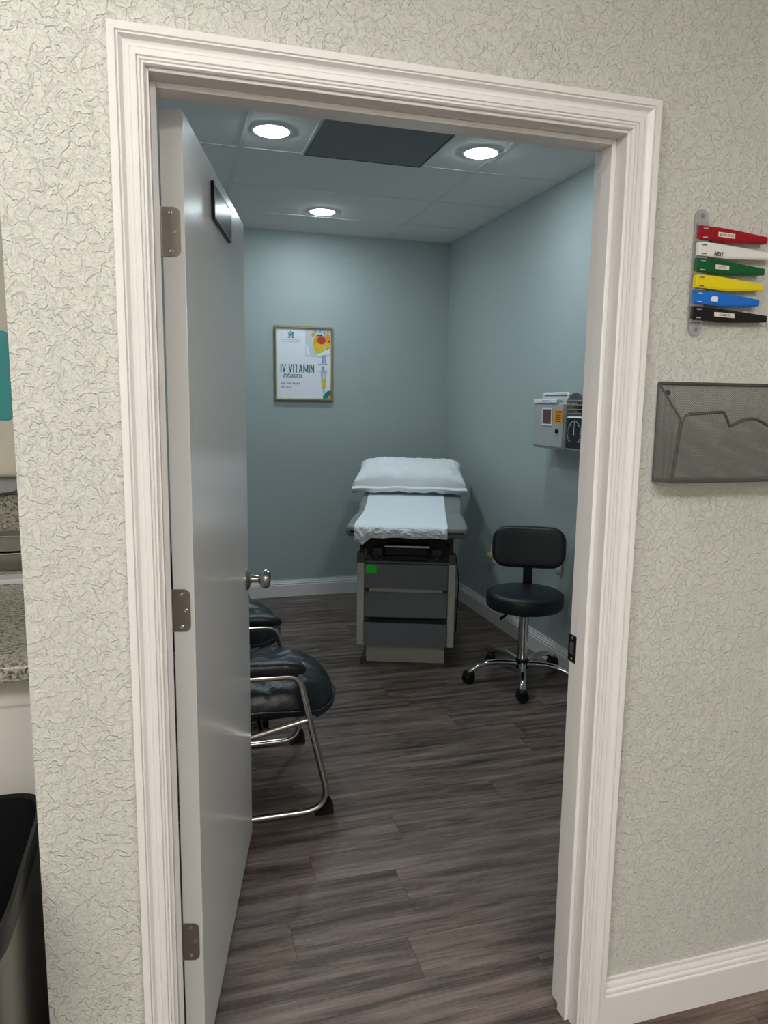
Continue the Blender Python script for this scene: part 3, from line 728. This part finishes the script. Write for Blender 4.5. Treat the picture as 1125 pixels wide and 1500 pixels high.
for k_, (word, u_) in enumerate((('IV', .063), ('VITAMIN', .212))):
    flat('lettering', strokes(word, u_, .372, .071, .118, .020, .0095), 'teal', 2)
ptext('lettering', 'Infusions', .10, .300, .052, 'ink', .82, .45, 0, .95, 4)
ptext('lettering', 'ASK FOR MORE', .07, .200, .019, 'brownink', .95, 0, .0004, 1.15)
ptext('lettering', 'DETAILS', .07, .150, .019, 'brownink', .95, 0, .0004, 1.15)

# ================================================================== RIGHT WALL FITTINGS
# sharps cabinet
SY0, SY1, SZ0, SZ1, SX0 = 2.085, 2.425, 1.252, 1.498, 2.0
sc = thing('sharps_cabinet', 'grey locking sharps disposal cabinet with small red window on the wall', 'sharps cabinet', (RW, (SY0+SY1)/2, SZ0))
ly0, ly1, lx0, hz = -.17, .17, SX0-RW, SZ1-SZ0
bm = bm_new(); box(bm, lx0, -.001, ly0, ly1, 0, hz, .010, 3); cb_ = obj('body', bm, 'lightgrey', sc)
bm = bm_new(); box(bm, lx0-.006, lx0+.004, ly0+.006, ly1-.006, .012, hz-.004, .004); dr = obj('door', bm, 'lightgrey', sc)
# helper on the front (facing -x): far side (+y) is on the left in view
def fy(u): return ly1-u*(ly1-ly0)      # u 0..1 left to right as seen
xf = lx0-.006
bm = bm_new()
a, b = fy(.33), fy(.66)
for p in ((b, a, .125, .134), (b, a, .212, .221), (b, b+.010, .134, .212), (a-.010, a, .134, .212)): box(bm, xf-.004, xf, p[0], p[1], p[2], p[3], .001)
obj('window_frame', bm, 'cleanwhite', dr)
bm = bm_new(); box(bm, xf-.0015, xf, b+.010, a-.010, .134, .212); obj('window_pane', bm, 'redwin', dr)
bm = bm_new(); box(bm, xf-.001, xf, fy(.965), fy(.70), .140, .210); sk = obj('hazard_label', bm, 'orangesticker', dr)
bm = bm_new(); box(bm, xf-.0014, xf-.001, fy(.94), fy(.75), .196, .203)
for z in (.148, .159, .170, .181): box(bm, xf-.0014, xf-.001, fy(.92), fy(.76), z, z+.004)
obj('label_print', bm, 'ink', sk)
bm = bm_new(); lathe(bm, [(0,0), (.011,0), (.011,.005), (.008,.009), (0,.009)], 20, Matrix.Translation((xf, fy(.83), .098)) @ rotx_to((-1,0,0))); box(bm, xf-.013, xf-.009, fy(.83)-.002, fy(.83)+.002, .086, .108); obj('lock', bm, 'black', dr)
bm = bm_new(); box(bm, lx0-.012, lx0+.05, fy(.80), fy(.03), hz-.004, hz+.022, .006); lid = obj('lid', bm, 'cleanwhite', sc)
bm = bm_new(); tube(bm, fillet([(lx0+.03, fy(.16), hz+.02), (lx0+.03, fy(.16), hz+.050), (lx0+.03, fy(.95), hz+.050), (lx0+.03, fy(.95), hz+.0)], .012), .008, 10); obj('handle', bm, 'cleanwhite', lid)
bm = bm_new(); box(bm, lx0-.013, lx0-.0121, fy(.66), fy(.26), hz+.004, hz+.017); lb = obj('lid_label', bm, 'white', lid)
bm = bm_new(); box(bm, lx0-.0134, lx0-.013, fy(.60), fy(.32), hz+.0115, hz+.0145); box(bm, lx0-.0134, lx0-.013, fy(.52), fy(.34), hz+.006, hz+.008); obj('label_print', bm, 'greyink', lb)
bm = bm_new(); prism(bm, [(-.112, hz-.002)]+[(-.012-.100*(1-math.cos(0))*0+(-.05)+.05*math.cos(PI-PI*k/14)*1.0, hz+.055*math.sin(PI*k/14)) for k in range(1, 14)]+[(-.012, hz-.002)], ly0+.01, ly1-.05, 'xz'); obj('drop_flap', bm, 'lightgrey', sc)
# wall blood-pressure gauge with cuff basket
gq = thing('blood_pressure_gauge', 'square black dial wall blood pressure gauge half hidden by the door frame', 'blood pressure gauge', (RW, 1.945, 1.25))
gx = -.150
bm = bm_new(); box(bm, gx, gx+.045, -.085, .085, .012, .182, .010, 3); box(bm, gx+.045, -.0005, -.03, .03, .05, .14, .003); bd_ = obj('case', bm, 'cleanwhite', gq)
bm = bm_new(); box(bm, gx-.0015, gx, -.077, .077, .020, .174, .001); dl = obj('dial', bm, 'dial', gq)
bm = bm_new()
for k in range(31):
    a = math.radians(225-270*k/30); r0, r1 = (.052, .066) if k % 5 == 0 else (.058, .066)
    ca, sa = math.cos(a), math.sin(a); w = .0011
    prism(bm, [(-(r0*ca)+w*sa, .097+r0*sa+w*ca), (-(r1*ca)+w*sa, .097+r1*sa+w*ca), (-(r1*ca)-w*sa, .097+r1*sa-w*ca), (-(r0*ca)-w*sa, .097+r0*sa-w*ca)], gx-.0021, gx-.0016, 'yz')
obj('scale_marks', bm, 'white', dl)
bm = bm_new(); prism(bm, [(.003,.090), (-.003,.090), (-.0005,.150), (.0005,.150)], gx-.0030, gx-.0024, 'yz'); obj('needle', bm, 'white', dl)
bm = bm_new()
for z in (.196, .218, .240, .262): tube(bm, fillet([(-.004,.10,z), (gx+.01,.10,z), (gx+.01,-.10,z), (-.004,-.10,z)], .015), .002, 8)
for y in (.10,.075,.05,.025,0,-.025,-.05,-.075,-.10): tube(bm, [(gx+.01, y, .19), (gx+.01, y, .264)], .0018, 8)
for x in (-.03,-.06,-.09,-.12): tube(bm, [(x,.10,.19), (x,.10,.264)], .0018, 8)
for y in (.10,.05,0,-.05,-.10): tube(bm, [(-.004,y,.19), (gx+.01,y,.19)], .0018, 8)
obj('cuff_basket', bm, 'nickel', gq)
bm = bm_new(); cp = []
for k in range(140):
    a = 2*PI*k/10; q = k/139; cp.append((-.06+.010*math.cos(a), -.005+.10*q*0+.034+.010*math.sin(a), .012-.30*math.sin(PI*q*.5)))
tube(bm, cp, .0032, 6); obj('coiled_tube', bm, 'black', gq)
bm = bm_new(); t_ = bmesh.new(); lathe(t_, [(0,-.085), (.030,-.085), (.036,-.06), (.037,.05), (.030,.08), (0,.08)], 24); merge(bm, t_, Matrix.Translation((-.07, 0, .230)) @ rotx_to((0,1,0)))
cf = obj('blood_pressure_cuff', bm, 'black', None); cf.location = (RW, 1.945, 1.25); tag(cf, 'rolled black arm cuff lying in the wire basket above the dial', 'arm cuff')
# small plug and wall box low on the right wall
bm = bm_new(); box(bm, -.034, -.004, -.013, .013, -.017, .017, .005, 3); lathe(bm, [(0,0), (.008,0), (.006,.012), (0,.013)], 14, Matrix.Translation((-.034,0,.002)) @ rotx_to((-1,0,0)))
pg = thing('wall_plug', 'small yellow plug on the right wall beside the stool backrest', 'plug', (RW, 3.172, .468))
obj('plug_body', bm, 'plugyellow', pg)
bm = bm_new(); box(bm, -.006, -.0003, -.036, .036, -.058, .058, .002); obj('cover_plate', bm, 'cleanwhite', pg)
wb = thing('outlet_cover', 'pale outlet cover low on the wall behind the stool backrest', 'outlet', (RW, 2.285, .600))
bm = bm_new(); box(bm, -.007, -.0003, -.038, .038, -.060, .060, .002); obj('plate', bm, 'lightgrey', wb)
for z in (-.024, .024):
    bm = bm_new(); prism(bm, rrect(-.017, .017, z-.014, z+.014, .007), -.009, -.007, 'yz'); obj('socket', bm, 'cleanwhite', wb)

# ================================================================== HALL WALL FITTINGS
# exam-room flags
fl = thing('status_flags', 'clear bar of six coloured status flags on the hall wall', 'flag signal', (1.086, 0, 1.645))
bm = bm_new(); bar = [(.001+.0155*math.cos(t), .240+.0155*math.sin(t)) for t in [PI*k/12 for k in range(13)]]+[(.004+.0155*math.cos(t), .012+.0155*math.sin(t)) for t in [PI+PI*k/12 for k in range(13)]]
bar = [(x+.012, z) for x, z in bar]
prism(bm, bar, -.008, -.0015, 'xz', .0012)
for k in range(7): box(bm, -.003, .026, -.016, -.008, .026+.0325*k-.001, .030+.0325*k+.001, .0008)
mb = obj('mounting_bar', bm, 'clear', fl)
for z, x in ((.242, .013), (.010, .016)):
    bm = bm_new(); lathe(bm, [(0,0), (.0045,0), (.0035,.002), (0,.0024)], 14, Matrix.Translation((x, -.008, z)) @ rotx_to((0,-1,0))); obj('screw', bm, 'silver', mb)
FLG = [('f_red','BLOOD DRAW',.055,.042,.172,'label'), ('f_white','NEXT',.05,0,.188,None), ('f_green','DOCTOR',.055,.034,.172,'label'), ('f_yellow','',0,0,.172,None), ('f_blue','',.050,.018,.166,'white'), ('f_black','COSMETYK',.062,.052,.190,'label')]
for k, (m, s, tx, tw, ln, lm) in enumerate(FLG):
    zt = .219-.0326*k; zb = zt-.0265; xo = -.0005*k
    bm = bm_new()
    out = [(xo, zb), (xo+.024, zb-.0005), (xo+.075, zb-.0035), (xo+ln, zb+.0015), (xo+ln, zt-.0115), (xo+.10, zt-.0045), (xo+.045, zt-.0005), (xo, zt)]
    prism(bm, out, -.0215, -.0095, 'xz', .0012)
    prism(bm, [(xo+.030, zb+.003), (xo+.045, zb+.009), (xo+ln-.008, zb+.006), (xo+ln-.008, zb+.004), (xo+.075, zb-.0005)], -.0228, -.0214, 'xz', .0004)
    fo = obj('flag', bm, m, fl); fo['label'] = m[2:]+' plastic flag'
    bm = bm_new()
    for z in (zb+.0035, zt-.0055): box(bm, xo+.007, xo+.019, -.0222, -.0212, z-.0012, z+.0016, .0006)
    obj('clip_slot', bm, 'greyink' if m in ('f_red','f_green','f_blue','f_black') else 'nickel', fo)
    slope = -.035
    if lm and tw:
        bm = bm_new(); zc = zb+.0125-.0010*(k in (0,2)); x0 = xo+tx-.012
        c_ = (.0046 if tw > .03 else .0055)
        pts = [(x0, zc-c_), (x0+tw, zc-c_+slope*tw), (x0+tw, zc+c_+slope*tw), (x0, zc+c_)] if tw > .03 else [(x0, zc-c_-.001), (x0+tw, zc-c_-.0014), (x0+tw, zc+c_-.002), (x0+.005, zc+c_-.001), (x0, zc+c_-.005)]
        prism(bm, pts, -.0236, -.0231); lb = obj('label', bm, lm, fo)
        if s:
            bm = bm_new(); text(bm, s, .0062, face_mtx(x0+tw/2, -.0238, zc-.0022+slope*tw/2), .88*min(1, tw/.04), 0, .0001, .00005, 'CENTER'); obj('lettering', bm, 'ink', lb)
    elif s == 'NEXT':
        bm = bm_new(); text(bm, s, .0112, face_mtx(xo+.036, -.0236, zb+.0012, (1,0,-.02), (.02,0,1)), .80, .3, .0001, .00035); obj('handwriting', bm, 'ink', fo)

# wire-mesh wall file
bx0, bx1 = 1.023, 1.367; zb0, zt0 = 1.333, 1.541
bk = thing('wall_file', 'grey wire mesh file holder on the hall wall beside the doorway', 'file holder', ((bx0+bx1)/2, 0, zb0))
hwk = (bx1-bx0)/2; HH = zt0-zb0
yb = -.004
def fyk(z): return -.066-.020*(z/.14)      # front panel leans outwards
top_prof = [(-hwk, .128), (-hwk+.006, .138), (-hwk+.016, .144), (-hwk+.094, .149), (-hwk+.101, .148), (-hwk+.122, .119)]
arcp = [(-hwk+.122+(hwk*2-.244)*k/16, .119+.017*math.sin(PI*k/16)) for k in range(1, 16)]
rim = top_prof+arcp+[(-x, z) for x, z in top_prof[::-1]]
def sheet(bm, quads):
    uvl = bm.loops.layers.uv.verify()
    for q in quads:
        vs = [bm.verts.new(p[:3]) for p in q]; f = bm.faces.new(vs)
        for l, p in zip(f.loops, q): l[uvl].uv = p[3:5]
bm = bm_new(); sheet(bm, [[(-hwk,yb,0,0,0), (hwk,yb,0,hwk*2,0), (hwk,yb,HH,hwk*2,HH), (-hwk,yb,HH,0,HH)]]); obj('back_sheet', bm, 'mesh', bk)
bm = bm_new(); q = []
for (xa, za), (xb, zb_) in zip(rim, rim[1:]):
    q.append([(xa,fyk(.004),.004,xa,.004), (xb,fyk(.004),.004,xb,.004), (xb,fyk(zb_),zb_,xb,zb_), (xa,fyk(za),za,xa,za)])
sheet(bm, q); obj('front_sheet', bm, 'mesh', bk)
for s in (-1, 1):
    bm = bm_new(); x = s*hwk
    sheet(bm, [[(x,yb,0,0,0), (x,fyk(0),.004,.066,.0), (x,fyk(.135),.135,.085,.135), (x,yb,HH,0,HH)]]); obj('side_sheet', bm, 'mesh', bk)
bm = bm_new(); sheet(bm, [[(-hwk,yb,0,0,0), (hwk,yb,0,hwk*2,0), (hwk,fyk(0),.002,hwk*2,.066), (-hwk,fyk(0),.002,0,.066)]]); obj('bottom_sheet', bm, 'mesh', bk)
bm = bm_new()
tube(bm, [(x, fyk(z), z) for x, z in rim], .0032, 10)
for s in (-1, 1):
    x = s*hwk
    tube(bm, [(x,yb,HH), (x,fyk(.130),.130)], .0022, 8); tube(bm, [(x,fyk(.004),.004), (x,fyk(.132),.132)], .0036, 10); tube(bm, [(x,yb,0), (x,fyk(.003),.003)], .003, 8); tube(bm, [(x,yb,0), (x,yb,HH)], .002, 8)
tube(bm, [(-hwk,yb,HH), (hwk,yb,HH)], .0036, 10); tube(bm, [(-hwk,fyk(.003),.003), (hwk,fyk(.003),.003)], .0042, 10); tube(bm, [(-hwk,yb,.002), (hwk,yb,.002)], .003, 8)
obj('wire_rim', bm, 'wire', bk)
for s in (-1, 1):
    bm = bm_new(); lathe(bm, [(0,0), (.006,0), (.005,.003), (0,.0045)], 16, Matrix.Translation((s*(hwk-.022), -.0045, HH-.020)) @ rotx_to((0,-1,0))); obj('mounting_screw', bm, 'darksteel', bk)

# ================================================================== ALCOVE ON THE LEFT
bm = bm_new(); box(bm, HX0+.01, WEND-.004, .350, 1.518, .868, .905, .006, 3); ct = obj('countertop', bm, 'granite'); tag(ct, 'speckled granite countertop in the alcove left of the hall wall', 'countertop')
bm = bm_new(); box(bm, HX0+.01, WEND-.004, 1.492, 1.518, .9055, 1.150, .002); bs = obj('backsplash', bm, 'granite'); tag(bs, 'speckled granite backsplash strip behind the alcove counter', 'backsplash')
cbn = thing('base_cabinet', 'white base cabinet under the granite alcove counter', 'cabinet', (-.75, .40, 0))
bm = bm_new(); box(bm, -.5, .505, .02, 1.1, .0, .866); obj('body', bm, 'cab', cbn)
for a, b in ((-.495, .0), (.006, .500)):
    bm = bm_new(); box(bm, a, b, 0, .019, .11, .79, .002); dr = obj('door', bm, 'cab', cbn)
    bm = bm_new(); box(bm, (a if a > 0 else b-.03)+.012, (a if a > 0 else b-.03)+.022, -.022, 0, .60, .72, .003); obj('handle', bm, 'nickel', dr)
bm = bm_new(); prism(bm, rrect(-.75, -.30, 1.16, 1.24, .01), .9055, .918, 'xy', .003); ty = thing('paper_tray', 'flat white tray lying on the granite alcove counter', 'tray', (0,0,0)); obj('tray', bm, 'cleanwhite', ty)
bm = bm_new(); box(bm, -.745, -.305, 1.145, 1.157, .9055, .910, .001); obj('lip', bm, 'cleanwhite', ty)
sr = thing('steel_tray_stack', 'dark brushed steel two-tier tray set against the granite backsplash', 'tray', (-.6, 1.42, .9055))
for k, (z0, z1, y0_) in enumerate(((0, .058, -.07), (.062, .115, -.045))):
    bm = bm_new(); box(bm, -.25, .30, y0_, .068, z0, z1, .003); ob = obj('tier', bm, 'steel', sr)
    bm = bm_new(); tube(bm, [(-.25, y0_-.001, z1), (.30, y0_-.001, z1)], .003, 8); obj('rolled_edge', bm, 'chrome', ob)
# towel dispenser
dp = thing('towel_dispenser', 'cream paper towel dispenser with teal window on the alcove wall', 'towel dispenser', (-.62, 1.519, 1.22))
bm = bm_new(); box(bm, -.17, .155, -.115, 0, 0, .92, .02, 4); bd_ = obj('case', bm, 'disp_white', dp)
bm = bm_new(); prism(bm, rrect(-.15, .131, .195, .492, .018), -.121, -.114, 'xz', .002); obj('window_cover', bm, 'disp_teal', dp)
bm = bm_new(); prism(bm, [(-.13,-.004), (.14,-.004), (.165,-.03), (.10,-.055), (-.13,-.07)], -.07, -.064, 'xz'); pt_ = obj('paper_towel', bm, 'towel', dp)
# trash can
tc_ = thing('trash_can', 'tall brushed steel trash can with black rim at the alcove counter', 'trash can', (-.450, .02, 0))
def sup(hx, hy, e, n=72): return [(hx*math.copysign(abs(math.cos(t))**(2/e), math.cos(t)), hy*math.copysign(abs(math.sin(t))**(2/e), math.sin(t))) for t in [2*PI*k/n for k in range(n)]]
bm = bm_new(); rg = []
for z, k in ((0,.93), (.02,.94), (.60,.985), (.60,.95), (.03,.90)): rg.append([bm.verts.new((x*k, y*k, z)) for x, y in sup(.190, .245, 7)])
for A, B in zip(rg, rg[1:]):
    for k in range(72): bm.faces.new((A[k], A[(k+1) % 72], B[(k+1) % 72], B[k]))
bm.faces.new(rg[0][::-1]); bm.faces.new(rg[-1]); bmesh.ops.recalc_face_normals(bm, faces=bm.faces[:]); obj('body', bm, 'cansteel', tc_)
bm = bm_new(); rg = []
for z, k in ((.598,.992), (.640,1.012), (.652,1.0), (.648,.955), (.598,.945), (.30,.90)): rg.append([bm.verts.new((x*k, y*k, z)) for x, y in sup(.190, .245, 7)])
for A, B in zip(rg, rg[1:]):
    for k in range(72): bm.faces.new((A[k], A[(k+1) % 72], B[(k+1) % 72], B[k]))
bmesh.ops.recalc_face_normals(bm, faces=bm.faces[:]); obj('rim', bm, 'black', tc_, 50)

# ================================================================== LIGHT, CAMERA
w = bpy.data.worlds.new('world'); S.world = w; w.use_nodes = True
w.node_tree.nodes['Background'].inputs[0].default_value = (.9, .95, 1, 1); w.node_tree.nodes['Background'].inputs[1].default_value = .02
cam = bpy.data.cameras.new('camera'); co = bpy.data.objects.new('camera', cam); C.objects.link(co); S.camera = co
cam.sensor_fit = 'HORIZONTAL'; cam.sensor_width = 36; cam.lens = 36*1081.9/1125; cam.clip_start = .01
pitch, roll, yaw = .1486, .0130, .2849
fw_ = Vector((math.sin(yaw)*math.cos(pitch), math.cos(yaw)*math.cos(pitch), -math.sin(pitch)))
r_ = Vector((math.cos(yaw), -math.sin(yaw), 0)); u_ = r_.cross(fw_)
r2 = r_*math.cos(roll)+u_*math.sin(roll); u2 = -r_*math.sin(roll)+u_*math.cos(roll)
m = Matrix((r2, u2, -fw_)).transposed().to_4x4(); m.translation = (.0132, -1.376, 1.4948); co.matrix_world = m
vs = S.view_settings; vs.view_transform = 'Standard'; vs.look = 'None'; vs.exposure = 1.5; vs.gamma = 1; vs.use_curve_mapping = False
